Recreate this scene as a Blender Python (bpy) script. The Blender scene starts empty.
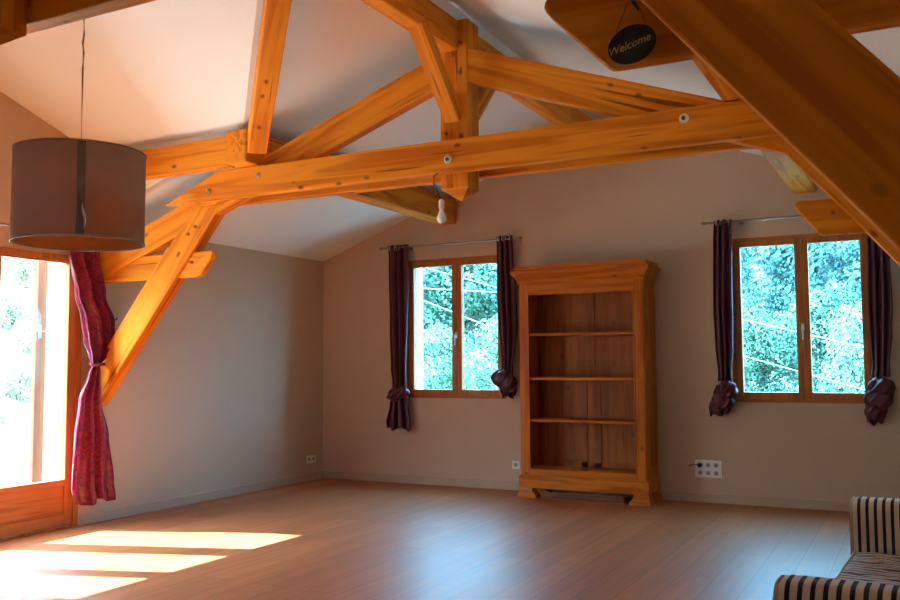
import bpy, bmesh, math, random
from mathutils import Vector, Matrix, noise

random.seed(7)
sc = bpy.context.scene
COL = sc.collection
V = Vector

# ------------------------------------------------------------------ camera
cam_d = bpy.data.cameras.new('camera')
cam = bpy.data.objects.new('camera', cam_d)
COL.objects.link(cam)
cam_d.sensor_width = 36.0
cam_d.lens = 36.005
cam_d.clip_start = 0.05
cam_d.clip_end = 500
_r = V((0.88664838, 0.46239541, -0.00671818))
_u = V((0.03841459, -0.05916754, 0.99750866))
_f = V((-0.46084593, 0.88469751, 0.07022353))
M = Matrix.Identity(4)
for i in range(3):
    M[i][0], M[i][1], M[i][2] = _r[i], _u[i], -_f[i]
M[0][3], M[1][3], M[2][3] = 5.59735, -7.83109, 1.18600
cam.matrix_world = M
sc.camera = cam

# ------------------------------------------------------------------ light and exposure
sc.view_settings.view_transform = 'Standard'
sc.view_settings.look = 'None'
sc.view_settings.gamma = 1.0
sc.view_settings.use_curve_mapping = False
sc.view_settings.exposure = 4.6

world = bpy.data.worlds.new('sky')
sc.world = world
world.use_nodes = True
wn = world.node_tree.nodes
wn['Background'].inputs['Color'].default_value = (0.70, 0.845, 1.0, 1)
wn['Background'].inputs['Strength'].default_value = 1.7

sun_d = bpy.data.lights.new('sun', 'SUN')
sun_d.energy = 4.3
sun_d.angle = math.radians(0.53)
sun_d.color = (1.0, 0.94, 0.85)
sun = bpy.data.objects.new('sun', sun_d)
COL.objects.link(sun)
sun.location = (-20, -8, 24)
sun.rotation_euler = V((1.374, 0.465, -1.51)).to_track_quat('-Z', 'Y').to_euler()


# ------------------------------------------------------------------ materials
def new_mat(name):
    m = bpy.data.materials.new(name)
    m.use_nodes = True
    nt = m.node_tree
    return m, nt, nt.nodes['Principled BSDF']


def rgb(c):
    return (c[0], c[1], c[2], 1)


def plain(name, c, rough=0.6, metal=0.0, bump=0.0, bscale=60, var=0.0, vscale=3.0):
    m, nt, b = new_mat(name)
    N, L = nt.nodes, nt.links
    b.inputs['Base Color'].default_value = rgb(c)
    b.inputs['Roughness'].default_value = rough
    b.inputs['Metallic'].default_value = metal
    tc = N.new('ShaderNodeTexCoord')
    if var:
        n = N.new('ShaderNodeTexNoise')
        n.inputs['Scale'].default_value = vscale
        n.inputs['Detail'].default_value = 4
        L.new(tc.outputs['Object'], n.inputs['Vector'])
        mx = N.new('ShaderNodeMix'); mx.data_type = 'RGBA'
        mx.inputs[6].default_value = rgb([x * (1 - var) for x in c])
        mx.inputs[7].default_value = rgb([min(1, x * (1 + var)) for x in c])
        L.new(n.outputs['Fac'], mx.inputs[0])
        L.new(mx.outputs[2], b.inputs['Base Color'])
    if bump:
        n2 = N.new('ShaderNodeTexNoise')
        n2.inputs['Scale'].default_value = bscale
        n2.inputs['Detail'].default_value = 3
        L.new(tc.outputs['Object'], n2.inputs['Vector'])
        bp = N.new('ShaderNodeBump')
        bp.inputs['Strength'].default_value = bump
        bp.inputs['Distance'].default_value = 0.01
        L.new(n2.outputs['Fac'], bp.inputs['Height'])
        L.new(bp.outputs['Normal'], b.inputs['Normal'])
    return m


def wood(name, light, dark, knot, rough=0.45, axis='X', gs=1.0, knots=True, spec=0.35):
    """pine with long grain along one object axis, wavy rings, thin cracks and sparse knots"""
    m, nt, b = new_mat(name)
    N, L = nt.nodes, nt.links
    b.inputs['Roughness'].default_value = rough
    b.inputs['Specular IOR Level'].default_value = spec
    tc = N.new('ShaderNodeTexCoord')
    oi = N.new('ShaderNodeObjectInfo')
    mul = N.new('ShaderNodeMath'); mul.operation = 'MULTIPLY'
    mul.inputs[1].default_value = 17.3
    L.new(oi.outputs['Random'], mul.inputs[0])
    add = N.new('ShaderNodeVectorMath'); add.operation = 'ADD'
    L.new(tc.outputs['Object'], add.inputs[0])
    L.new(mul.outputs[0], add.inputs[1])
    mp = N.new('ShaderNodeMapping')
    s = [9.0 * gs] * 3
    s['XYZ'.index(axis)] = 0.55 * gs
    mp.inputs['Scale'].default_value = s
    L.new(add.outputs[0], mp.inputs['Vector'])
    n1 = N.new('ShaderNodeTexNoise')
    n1.inputs['Scale'].default_value = 1.0
    n1.inputs['Detail'].default_value = 3
    n1.inputs['Distortion'].default_value = 0.6
    L.new(mp.outputs[0], n1.inputs['Vector'])
    ringm = N.new('ShaderNodeMath'); ringm.operation = 'MULTIPLY'
    ringm.inputs[1].default_value = 22.0
    L.new(n1.outputs['Fac'], ringm.inputs[0])
    sn = N.new('ShaderNodeMath'); sn.operation = 'SINE'
    L.new(ringm.outputs[0], sn.inputs[0])
    mr = N.new('ShaderNodeMapRange')
    mr.inputs['From Min'].default_value = -1
    mr.inputs['From Max'].default_value = 1
    mr.inputs['To Min'].default_value = 0.0
    mr.inputs['To Max'].default_value = 1.0
    L.new(sn.outputs[0], mr.inputs['Value'])
    n2 = N.new('ShaderNodeTexNoise')
    n2.inputs['Scale'].default_value = 1.4
    n2.inputs['Detail'].default_value = 2
    L.new(add.outputs[0], n2.inputs['Vector'])
    av = N.new('ShaderNodeMath'); av.operation = 'MULTIPLY'
    L.new(mr.outputs[0], av.inputs[0])
    L.new(n2.outputs['Fac'], av.inputs[1])
    mx = N.new('ShaderNodeMix'); mx.data_type = 'RGBA'
    mx.inputs[6].default_value = rgb(light)
    mx.inputs[7].default_value = rgb(dark)
    av2 = N.new('ShaderNodeMath'); av2.operation = 'MULTIPLY'; av2.use_clamp = True
    av2.inputs[1].default_value = 1.7
    L.new(av.outputs[0], av2.inputs[0])
    L.new(av2.outputs[0], mx.inputs[0])
    out = mx.outputs[2]
    if knots:
        mp2 = N.new('ShaderNodeMapping')
        s2 = [7.0] * 3
        s2['XYZ'.index(axis)] = 4.0
        mp2.inputs['Scale'].default_value = s2
        L.new(add.outputs[0], mp2.inputs['Vector'])
        vo = N.new('ShaderNodeTexVoronoi')
        vo.inputs['Scale'].default_value = 1.0
        L.new(mp2.outputs[0], vo.inputs['Vector'])
        kr = N.new('ShaderNodeMapRange')
        kr.inputs['From Min'].default_value = 0.05
        kr.inputs['From Max'].default_value = 0.13
        kr.inputs['To Min'].default_value = 0.85
        kr.inputs['To Max'].default_value = 0.0
        L.new(vo.outputs['Distance'], kr.inputs['Value'])
        mk = N.new('ShaderNodeMix'); mk.data_type = 'RGBA'
        mk.inputs[7].default_value = rgb(knot)
        L.new(kr.outputs[0], mk.inputs[0])
        L.new(out, mk.inputs[6])
        out = mk.outputs[2]
        mp3 = N.new('ShaderNodeMapping')
        s3 = [26.0] * 3
        s3['XYZ'.index(axis)] = 0.9
        mp3.inputs['Scale'].default_value = s3
        L.new(add.outputs[0], mp3.inputs['Vector'])
        n3 = N.new('ShaderNodeTexNoise')
        n3.inputs['Scale'].default_value = 1.0
        n3.inputs['Detail'].default_value = 2
        L.new(mp3.outputs[0], n3.inputs['Vector'])
        c3 = N.new('ShaderNodeMapRange')
        c3.inputs['From Min'].default_value = 0.675
        c3.inputs['From Max'].default_value = 0.715
        c3.inputs['To Max'].default_value = 0.8
        L.new(n3.outputs['Fac'], c3.inputs['Value'])
        mc = N.new('ShaderNodeMix'); mc.data_type = 'RGBA'
        mc.inputs[7].default_value = rgb(knot)
        L.new(c3.outputs[0], mc.inputs[0])
        L.new(out, mc.inputs[6])
        out = mc.outputs[2]
    L.new(out, b.inputs['Base Color'])
    bp = N.new('ShaderNodeBump')
    bp.inputs['Strength'].default_value = 0.15
    bp.inputs['Distance'].default_value = 0.004
    L.new(mr.outputs[0], bp.inputs['Height'])
    L.new(bp.outputs['Normal'], b.inputs['Normal'])
    return m


PINE = dict(light=(0.84, 0.30, 0.022), dark=(0.58, 0.150, 0.009), knot=(0.16, 0.04, 0.01))
M_BEAM = wood('honey_pine_beam', rough=0.6, spec=0.12, **PINE)
M_BOOKX = wood('waxed_pine_across', (0.58, 0.170, 0.012), (0.38, 0.088, 0.005), (0.12, 0.03, 0.008), 0.38, 'X', 1.4, spec=0.2)
M_BOOKZ = wood('waxed_pine_upright', (0.58, 0.170, 0.012), (0.38, 0.088, 0.005), (0.12, 0.03, 0.008), 0.38, 'Z', 1.4, spec=0.2)
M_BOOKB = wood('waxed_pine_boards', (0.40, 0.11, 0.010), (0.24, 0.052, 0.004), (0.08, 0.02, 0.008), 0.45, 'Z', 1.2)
M_WINX = wood('window_wood_across', (0.50, 0.165, 0.026), (0.36, 0.098, 0.013), (0.1, 0.03, 0.01), 0.4, 'X', 2.0, False)
M_WINZ = wood('window_wood_upright', (0.50, 0.165, 0.026), (0.36, 0.098, 0.013), (0.1, 0.03, 0.01), 0.4, 'Z', 2.0, False)
M_WINY = wood('door_wood_along', (0.50, 0.17, 0.03), (0.36, 0.10, 0.016), (0.1, 0.03, 0.01), 0.4, 'Y', 2.0, False)
M_DOORZ = wood('door_wood_upright', (0.50, 0.17, 0.03), (0.36, 0.10, 0.016), (0.1, 0.03, 0.01), 0.4, 'Z', 2.0, False)
M_WALL = plain('taupe_plaster', (0.60, 0.445, 0.325), 0.85, bump=0.12, bscale=45, var=0.03, vscale=2)
M_CEIL = plain('white_plaster', (0.85, 0.87, 0.88), 0.9, bump=0.06, bscale=30)
M_BASE = plain('taupe_skirting', (0.52, 0.385, 0.28), 0.5, var=0.06, vscale=8)
M_EXT = plain('white_render', (0.80, 0.80, 0.78), 0.9, bump=0.1, bscale=80)
M_ROOFT = plain('roof_underlay', (0.25, 0.14, 0.10), 0.9)
M_STEEL = plain('zinc_steel', (0.62, 0.62, 0.60), 0.35, 0.9)
M_NUT = plain('dark_bolt_steel', (0.12, 0.12, 0.12), 0.4, 0.8)
M_WASH = plain('pale_washer', (0.80, 0.78, 0.72), 0.45, 0.2)
M_WHITE = plain('white_plastic', (0.82, 0.80, 0.76), 0.4)
M_HOLE = plain('socket_shadow_plastic', (0.30, 0.28, 0.25), 0.5)
M_BLACK = plain('black_plastic', (0.012, 0.012, 0.014), 0.35)
M_CORD = plain('grey_flex', (0.10, 0.10, 0.10), 0.5)
M_BROWNCORD = plain('brown_flex', (0.20, 0.10, 0.05), 0.6)
M_BRASS = plain('gold_paint', (0.62, 0.38, 0.12), 0.4, 0.3)
M_SLATE = plain('black_slate', (0.010, 0.010, 0.012), 0.55, bump=0.2, bscale=30)
M_STRING = plain('jute_string', (0.42, 0.16, 0.05), 0.8)
M_PEG = wood('oak_peg', (0.40, 0.13, 0.02), (0.28, 0.08, 0.012), (0.1, 0.03, 0.01), 0.5, 'Y', 3, False)
M_SHADE = plain('taupe_lampshade_fabric', (0.80, 0.60, 0.44), 0.75, bump=0.15, bscale=300)
def add_translucent(m, fac):
    nt = m.node_tree
    b = nt.nodes['Principled BSDF']
    tr = nt.nodes.new('ShaderNodeBsdfTranslucent')
    tr.inputs['Color'].default_value = b.inputs['Base Color'].default_value[:]
    mx = nt.nodes.new('ShaderNodeMixShader')
    mx.inputs[0].default_value = fac
    nt.links.new(b.outputs[0], mx.inputs[1])
    nt.links.new(tr.outputs[0], mx.inputs[2])
    nt.links.new(mx.outputs[0], nt.nodes['Material Output'].inputs['Surface'])


add_translucent(M_SHADE, 0.6)
M_LINING = plain('amber_shade_lining', (0.85, 0.52, 0.25), 0.7)
M_SEAM = plain('lampshade_seam_fabric', (0.22, 0.155, 0.11), 0.7)
M_RIM = plain('lampshade_trim', (0.42, 0.33, 0.26), 0.6)
M_GLINT = plain('painted_glint', (0.75, 0.85, 0.95), 0.08)  # pale blue standing in for a reflected highlight on the lampshade
M_ROD = plain('brushed_rod', (0.30, 0.24, 0.20), 0.35, 0.7)
M_CURT = plain('aubergine_satin', (0.085, 0.011, 0.034), 0.36, bump=0.1, bscale=200, var=0.25, vscale=6)
M_CURT.node_tree.nodes['Principled BSDF'].inputs['Sheen Weight'].default_value = 0.0
M_GRILLE = plain('brown_grille', (0.26, 0.095, 0.032), 0.7, var=0.2, vscale=60)
M_CABLE = plain('pale_cable', (0.85, 0.88, 0.88), 0.5)
M_BULB = plain('frosted_bulb_glass', (0.90, 0.89, 0.86), 0.15)
M_TRUNK = plain('bark', (0.12, 0.09, 0.07), 0.9, bump=0.4, bscale=14)


def floor_mat():
    m, nt, b = new_mat('oak_plank_floor')
    N, L = nt.nodes, nt.links
    tc = N.new('ShaderNodeTexCoord')
    mp = N.new('ShaderNodeMapping')
    mp.inputs['Rotation'].default_value = (0, 0, math.radians(90))
    L.new(tc.outputs['Object'], mp.inputs['Vector'])
    br = N.new('ShaderNodeTexBrick')
    br.offset = 0.37
    br.inputs['Scale'].default_value = 1.0
    br.inputs['Brick Width'].default_value = 1.9
    br.inputs['Row Height'].default_value = 0.185
    br.inputs['Mortar Size'].default_value = 0.0022
    br.inputs['Mortar Smooth'].default_value = 0.2
    br.inputs['Bias'].default_value = 0.0
    br.inputs['Color1'].default_value = (0.46, 0.152, 0.054, 1)
    br.inputs['Color2'].default_value = (0.37, 0.114, 0.040, 1)
    br.inputs['Mortar'].default_value = (0.15, 0.06, 0.03, 1)
    L.new(mp.outputs[0], br.inputs['Vector'])
    mp2 = N.new('ShaderNodeMapping')
    mp2.inputs['Scale'].default_value = (14, 0.9, 1)
    L.new(tc.outputs['Object'], mp2.inputs['Vector'])
    n = N.new('ShaderNodeTexNoise')
    n.inputs['Scale'].default_value = 1.6
    n.inputs['Detail'].default_value = 5
    n.inputs['Distortion'].default_value = 0.5
    L.new(mp2.outputs[0], n.inputs['Vector'])
    mr = N.new('ShaderNodeMapRange')
    mr.inputs['From Min'].default_value = 0.3
    mr.inputs['From Max'].default_value = 0.7
    mr.inputs['To Min'].default_value = 0.78
    mr.inputs['To Max'].default_value = 1.2
    L.new(n.outputs['Fac'], mr.inputs['Value'])
    mm = N.new('ShaderNodeVectorMath'); mm.operation = 'SCALE'
    L.new(br.outputs['Color'], mm.inputs[0])
    L.new(mr.outputs[0], mm.inputs['Scale'])
    L.new(mm.outputs[0], b.inputs['Base Color'])
    rr = N.new('ShaderNodeMapRange')
    rr.inputs['To Min'].default_value = 0.36
    rr.inputs['To Max'].default_value = 0.52
    L.new(n.outputs['Fac'], rr.inputs['Value'])
    L.new(rr.outputs[0], b.inputs['Roughness'])
    b.inputs['Specular IOR Level'].default_value = 0.32
    bp = N.new('ShaderNodeBump')
    bp.inputs['Strength'].default_value = 0.25
    bp.inputs['Distance'].default_value = 0.002
    bp.invert = True
    L.new(br.outputs['Fac'], bp.inputs['Height'])
    L.new(bp.outputs['Normal'], b.inputs['Normal'])
    return m


def glass_mat(name, tint, gloss=0.02):
    m = bpy.data.materials.new(name)
    m.use_nodes = True
    nt = m.node_tree
    N, L = nt.nodes, nt.links
    N.remove(N['Principled BSDF'])
    out = N['Material Output']
    t = N.new('ShaderNodeBsdfTransparent')
    t.inputs['Color'].default_value = rgb(tint)
    g = N.new('ShaderNodeBsdfGlossy')
    g.inputs['Roughness'].default_value = 0.02
    mx = N.new('ShaderNodeMixShader')
    mx.inputs[0].default_value = gloss
    L.new(t.outputs[0], mx.inputs[1])
    L.new(g.outputs[0], mx.inputs[2])
    L.new(mx.outputs[0], out.inputs['Surface'])
    return m


def stripe_mat(name, axis, period, duty, light, dark, wob=0.0, wscale=6.0):
    m, nt, b = new_mat(name)
    N, L = nt.nodes, nt.links
    b.inputs['Roughness'].default_value = 0.85
    tc = N.new('ShaderNodeTexCoord')
    sp = N.new('ShaderNodeSeparateXYZ')
    L.new(tc.outputs['Object'], sp.inputs[0])
    src = sp.outputs['XYZ'.index(axis)]
    if wob:
        n = N.new('ShaderNodeTexNoise')
        n.inputs['Scale'].default_value = wscale
        n.inputs['Detail'].default_value = 2
        mpn = N.new('ShaderNodeMapping')
        mpn.inputs['Scale'].default_value = (1, 2.4, 1)
        L.new(tc.outputs['Object'], mpn.inputs['Vector'])
        L.new(mpn.outputs[0], n.inputs['Vector'])
        ma = N.new('ShaderNodeMath'); ma.operation = 'MULTIPLY_ADD'
        ma.inputs[1].default_value = wob
        L.new(n.outputs['Fac'], ma.inputs[0])
        L.new(src, ma.inputs[2])
        src = ma.outputs[0]
    dv = N.new('ShaderNodeMath'); dv.operation = 'DIVIDE'
    dv.inputs[1].default_value = period
    L.new(src, dv.inputs[0])
    fr = N.new('ShaderNodeMath'); fr.operation = 'FRACT'
    L.new(dv.outputs[0], fr.inputs[0])
    lt = N.new('ShaderNodeMath'); lt.operation = 'LESS_THAN'
    lt.inputs[1].default_value = duty
    L.new(fr.outputs[0], lt.inputs[0])
    mx = N.new('ShaderNodeMix'); mx.data_type = 'RGBA'
    mx.inputs[6].default_value = rgb(light)
    mx.inputs[7].default_value = rgb(dark)
    L.new(lt.outputs[0], mx.inputs[0])
    L.new(mx.outputs[2], b.inputs['Base Color'])
    n3 = N.new('ShaderNodeTexNoise'); n3.inputs['Scale'].default_value = 260
    L.new(tc.outputs['Object'], n3.inputs['Vector'])
    bp = N.new('ShaderNodeBump'); bp.inputs['Strength'].default_value = 0.2
    bp.inputs['Distance'].default_value = 0.004
    L.new(n3.outputs['Fac'], bp.inputs['Height'])
    L.new(bp.outputs['Normal'], b.inputs['Normal'])
    return m


def sheer_mat():
    """shiny burgundy organza with a woven damask pattern"""
    m, nt, b = new_mat('burgundy_organza')
    N, L = nt.nodes, nt.links
    out = N['Material Output']
    tc = N.new('ShaderNodeTexCoord')
    n = N.new('ShaderNodeTexNoise')
    n.inputs['Scale'].default_value = 26
    n.inputs['Detail'].default_value = 3
    n.inputs['Distortion'].default_value = 1.5
    L.new(tc.outputs['Object'], n.inputs['Vector'])
    mr = N.new('ShaderNodeMapRange')
    mr.inputs['From Min'].default_value = 0.44
    mr.inputs['From Max'].default_value = 0.54
    L.new(n.outputs['Fac'], mr.inputs['Value'])
    mx = N.new('ShaderNodeMix'); mx.data_type = 'RGBA'
    mx.inputs[6].default_value = (0.22, 0.022, 0.105, 1)
    mx.inputs[7].default_value = (0.38, 0.035, 0.090, 1)
    L.new(mr.outputs[0], mx.inputs[0])
    L.new(mx.outputs[2], b.inputs['Base Color'])
    b.inputs['Roughness'].default_value = 0.2
    b.inputs['Sheen Weight'].default_value = 0.2
    tr = N.new('ShaderNodeBsdfTranslucent')
    L.new(mx.outputs[2], tr.inputs['Color'])
    ms = N.new('ShaderNodeMixShader')
    ms.inputs[0].default_value = 0.35
    L.new(b.outputs[0], ms.inputs[1])
    L.new(tr.outputs[0], ms.inputs[2])
    L.new(ms.outputs[0], out.inputs['Surface'])
    return m


def leaf_mat(name, a, c):
    m, nt, b = new_mat(name)
    N, L = nt.nodes, nt.links
    tc = N.new('ShaderNodeTexCoord')
    n = N.new('ShaderNodeTexNoise')
    n.inputs['Scale'].default_value = 1.6
    n.inputs['Detail'].default_value = 3
    L.new(tc.outputs['Object'], n.inputs['Vector'])
    mr = N.new('ShaderNodeMapRange')
    mr.inputs['From Min'].default_value = 0.35
    mr.inputs['From Max'].default_value = 0.65
    L.new(n.outputs['Fac'], mr.inputs['Value'])
    mx = N.new('ShaderNodeMix'); mx.data_type = 'RGBA'
    mx.inputs[6].default_value = rgb(a)
    mx.inputs[7].default_value = rgb(c)
    L.new(mr.outputs[0], mx.inputs[0])
    L.new(mx.outputs[2], b.inputs['Base Color'])
    b.inputs['Roughness'].default_value = 0.55
    return m


def meadow_mat():
    m, nt, b = new_mat('meadow_ground')
    N, L = nt.nodes, nt.links
    tc = N.new('ShaderNodeTexCoord')
    n = N.new('ShaderNodeTexNoise')
    n.inputs['Scale'].default_value = 0.55
    n.inputs['Detail'].default_value = 9
    n.inputs['Roughness'].default_value = 0.7
    L.new(tc.outputs['Object'], n.inputs['Vector'])
    cr = N.new('ShaderNodeValToRGB')
    cr.color_ramp.elements[0].position = 0.36
    cr.color_ramp.elements[0].color = (0.022, 0.050, 0.030, 1)
    cr.color_ramp.elements[1].position = 0.60
    cr.color_ramp.elements[1].color = (0.14, 0.165, 0.13, 1)
    L.new(n.outputs['Fac'], cr.inputs[0])
    L.new(cr.outputs[0], b.inputs['Base Color'])
    b.inputs['Roughness'].default_value = 0.95
    return m


M_FLOOR = floor_mat()
M_GLASSW = glass_mat('solar_tinted_glass', (0.45, 0.735, 0.86))
M_GLASSD = glass_mat('clear_glass', (0.80, 0.86, 0.86))
M_SHEER = sheer_mat()
M_STRIPE = stripe_mat('cream_black_stripe', 'X', 0.0305, 0.40, (0.66, 0.54, 0.42), (0.012, 0.010, 0.012))
M_SEATST = stripe_mat('thin_stripe_cover', 'Y', 0.030, 0.36, (0.62, 0.54, 0.47), (0.03, 0.03, 0.035), 0.09, 5.0)
M_PIPING = plain('cream_piping', (0.58, 0.47, 0.36), 0.8)
M_LEAF = leaf_mat('leaf_green', (0.045, 0.095, 0.06), (0.11, 0.17, 0.10))
M_LEAFP = leaf_mat('leaf_pale', (0.10, 0.17, 0.11), (0.26, 0.32, 0.20))
M_LEAFHAZE = leaf_mat('leaf_painted_haze', (0.06, 0.11, 0.10), (0.14, 0.20, 0.17))  # distance haze painted into the leaf colour of the far trees
M_MEADOW = meadow_mat()


# ------------------------------------------------------------------ helpers
def link(o, parent=None):
    COL.objects.link(o)
    if parent is not None:
        o.parent = parent
    return o


def wloc(o):
    """world location of an unrotated parent chain"""
    l = V((0, 0, 0))
    while o is not None:
        l += o.location
        o = o.parent
    return l


def mesh_obj(name, bm, mat, parent=None, loc=(0, 0, 0), bevel=0.0, smooth=False, seg=2, rot=None):
    """bm is in coordinates local to loc (world); the parent is an unrotated Empty or mesh"""
    bmesh.ops.recalc_face_normals(bm, faces=bm.faces)
    me = bpy.data.meshes.new(name)
    bm.to_mesh(me)
    bm.free()
    mats = mat if isinstance(mat, (list, tuple)) else [mat]
    for mm in mats:
        me.materials.append(mm)
    if smooth:
        for p in me.polygons:
            p.use_smooth = True
    o = bpy.data.objects.new(name, me)
    link(o, parent)
    l = V(loc)
    if parent is not None:
        l = l - wloc(parent)
    if rot is None:
        o.location = l
    else:
        mt = rot.to_4x4()
        mt.translation = l
        o.matrix_basis = mt
    if bevel:
        b = o.modifiers.new('edge', 'BEVEL')
        b.width = bevel
        b.segments = seg
        b.limit_method = 'ANGLE'
        b.angle_limit = math.radians(40)
    return o


def tag(o, label=None, cat=None, group=None, kind=None):
    if label: o['label'] = label
    if cat: o['category'] = cat
    if group: o['group'] = group
    if kind: o['kind'] = kind
    return o


def thing(name, loc, label, cat, group=None):
    o = bpy.data.objects.new(name, None)
    o.empty_display_size = 0.1
    link(o)
    o.location = loc
    return tag(o, label, cat, group)


def bx(bm, x0, x1, y0, y1, z0, z1, mi=0):
    vs = [bm.verts.new(p) for p in ((x0, y0, z0), (x1, y0, z0), (x1, y1, z0), (x0, y1, z0),
                                    (x0, y0, z1), (x1, y0, z1), (x1, y1, z1), (x0, y1, z1))]
    for f in ((0, 3, 2, 1), (4, 5, 6, 7), (0, 1, 5, 4), (1, 2, 6, 5), (2, 3, 7, 6), (3, 0, 4, 7)):
        bm.faces.new([vs[i] for i in f]).material_index = mi
    return vs


def box(name, x0, x1, y0, y1, z0, z1, mat, parent=None, bevel=0.0):
    c = V(((x0 + x1) / 2, (y0 + y1) / 2, (z0 + z1) / 2))
    bm = bmesh.new()
    bx(bm, x0 - c.x, x1 - c.x, y0 - c.y, y1 - c.y, z0 - c.z, z1 - c.z)
    return mesh_obj(name, bm, mat, parent, c, bevel)


def extrude(bm, pts, d, mi=0):
    """closed prism: polygon pts (3D) swept by vector d"""
    d = V(d)
    a = [bm.verts.new(p) for p in pts]
    b = [bm.verts.new(V(p) + d) for p in pts]
    n = len(pts)
    bm.faces.new(a).material_index = mi
    bm.faces.new(b[::-1]).material_index = mi
    for i in range(n):
        j = (i + 1) % n
        bm.faces.new((a[i], b[i], b[j], a[j])).material_index = mi


def tube(bm, pts, r, n=8, cap=True):
    pts = [V(p) for p in pts]
    rs = r if isinstance(r, (list, tuple)) else [r] * len(pts)
    rings = []
    up = V((0, 0, 1))
    for i, p in enumerate(pts):
        t = (pts[min(i + 1, len(pts) - 1)] - pts[max(i - 1, 0)]).normalized()
        a = t.cross(up)
        if a.length < 1e-4:
            a = t.cross(V((1, 0, 0)))
        a.normalize()
        b = t.cross(a)
        rings.append([bm.verts.new(p + (a * math.cos(2 * math.pi * k / n) + b * math.sin(2 * math.pi * k / n)) * rs[i]) for k in range(n)])
    for i in range(len(rings) - 1):
        for k in range(n):
            bm.faces.new((rings[i][k], rings[i][(k + 1) % n], rings[i + 1][(k + 1) % n], rings[i + 1][k]))
    if cap:
        bm.faces.new(rings[0][::-1])
        bm.faces.new(rings[-1])


def lathe(bm, prof, n=32, closed=False, axis='Z'):
    """prof: (r, h) pairs"""
    rings = []
    for r, h in prof:
        ring = []
        for k in range(n):
            a = 2 * math.pi * k / n
            p = V((r * math.cos(a), r * math.sin(a), h))
            if axis == 'Y':
                p = V((p.x, -p.z, p.y))
            if axis == 'X':
                p = V((p.z, p.x, p.y))
            ring.append(bm.verts.new(p))
        rings.append(ring)
    m = len(rings)
    for i in range(m if closed else m - 1):
        A, B = rings[i], rings[(i + 1) % m]
        for k in range(n):
            bm.faces.new((A[k], A[(k + 1) % n], B[(k + 1) % n], B[k]))
    if not closed:
        if prof[0][0] > 1e-5: bm.faces.new(rings[0][::-1])
        if prof[-1][0] > 1e-5: bm.faces.new(rings[-1])
    bmesh.ops.remove_doubles(bm, verts=bm.verts, dist=1e-6)


def plank(name, outline, y0, y1, A, B, mat, parent=None, bevel=0.006):
    """timber lying in an x-z plane: outline = (x, z) world points, grain runs from A to B"""
    A = V((A[0], y0, A[1])); B = V((B[0], y0, B[1]))
    X = (B - A).normalized()
    Y = V((0, 1, 0))
    Z = X.cross(Y)
    R = Matrix((X, Y, Z)).transposed()
    inv = R.transposed()
    bm = bmesh.new()
    extrude(bm, [inv @ (V((p[0], y0, p[1])) - A) for p in outline], (0, y1 - y0, 0))
    return mesh_obj(name, bm, mat, parent, A, bevel, rot=R)


def beam(name, A, B, w, t, mat, parent=None, bevel=0.008, up=(0, 0, 1), tag_=None):
    """square-cut timber from A to B, w across, t deep; the line A-B is its axis"""
    A, B = V(A), V(B)
    X = (B - A).normalized()
    Y = V(up).cross(X).normalized()
    Z = X.cross(Y)
    R = Matrix((X, Y, Z)).transposed()
    bm = bmesh.new()
    bx(bm, 0, (B - A).length, -w / 2, w / 2, -t / 2, t / 2)
    return mesh_obj(name, bm, mat, parent, A, bevel, rot=R)


# ------------------------------------------------------------------ the room shell
W, CX = 6.2, 3.10
HE, HR, YB, YF = 2.276, 3.41, 0.0, -9.2
SL = (HR - HE) / CX
DY0, DY1, DYM = -3.02, -6.0, -4.51         # the dormer bay over the terrace door
DE, DR = 2.815, 3.33                        # its eave and ridge heights
DXV = (DE - HE) / SL                        # where its eave meets the main slope
DXR = (DR - HE) / SL


def roofz(x):
    return HE + SL * min(x, W - x)


def struct(o):
    o['kind'] = 'structure'
    return o


struct(box('floor', -0.06, W, YF, YB, -0.12, 0.0, M_FLOOR))

bm = bmesh.new()
T = (0, 0, 0.12)
extrude(bm, [(-0.06, 0.3, roofz(-0.06)), (CX, 0.3, HR), (CX, YF, HR), (-0.06, YF, roofz(-0.06)), (-0.06, DY1, roofz(-0.06)),
             (DXV, DY1, DE), (DXR, DYM, DR), (DXV, DY0, DE), (-0.06, DY0, roofz(-0.06))], T)
extrude(bm, [(CX, 0.3, HR), (W + 0.06, 0.3, roofz(-0.06)), (W + 0.06, YF, roofz(-0.06)), (CX, YF, HR)], T)
extrude(bm, [(-0.06, DY0, DE), (DXV, DY0, DE), (DXR, DYM, DR), (-0.06, DYM, DR)], T)
extrude(bm, [(-0.06, DY1, DE), (DXV, DY1, DE), (DXR, DYM, DR), (-0.06, DYM, DR)], T)
struct(mesh_obj('ceiling', bm, M_CEIL))

for nm, y, d in (('wall_dormer_back', DY0 - 0.015, 0.06), ('wall_dormer_front', DY1 + 0.015, -0.06)):
    bm = bmesh.new()
    extrude(bm, [(-0.06, y, HE - 0.03), (0.0, y, HE), (DXV, y, DE), (DXV, y, DE + 0.05), (-0.06, y, DE + 0.05)], (0, d, 0))
    struct(mesh_obj(nm, bm, M_CEIL))


def wall_strips(name, pieces, mat, along, at, depth):
    """pieces: (u0, u1, lo, hi0, hi1): quads in the wall plane, made solid by depth"""
    bm = bmesh.new()
    for u0, u1, lo, h0, h1 in pieces:
        if along == 'x':
            extrude(bm, [(u0, at, lo), (u1, at, lo), (u1, at, h1), (u0, at, h0)], (0, depth, 0))
        else:
            extrude(bm, [(at, u0, lo), (at, u1, lo), (at, u1, h1), (at, u0, h0)], (depth, 0, 0))
    return struct(mesh_obj(name, bm, mat))


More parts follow.
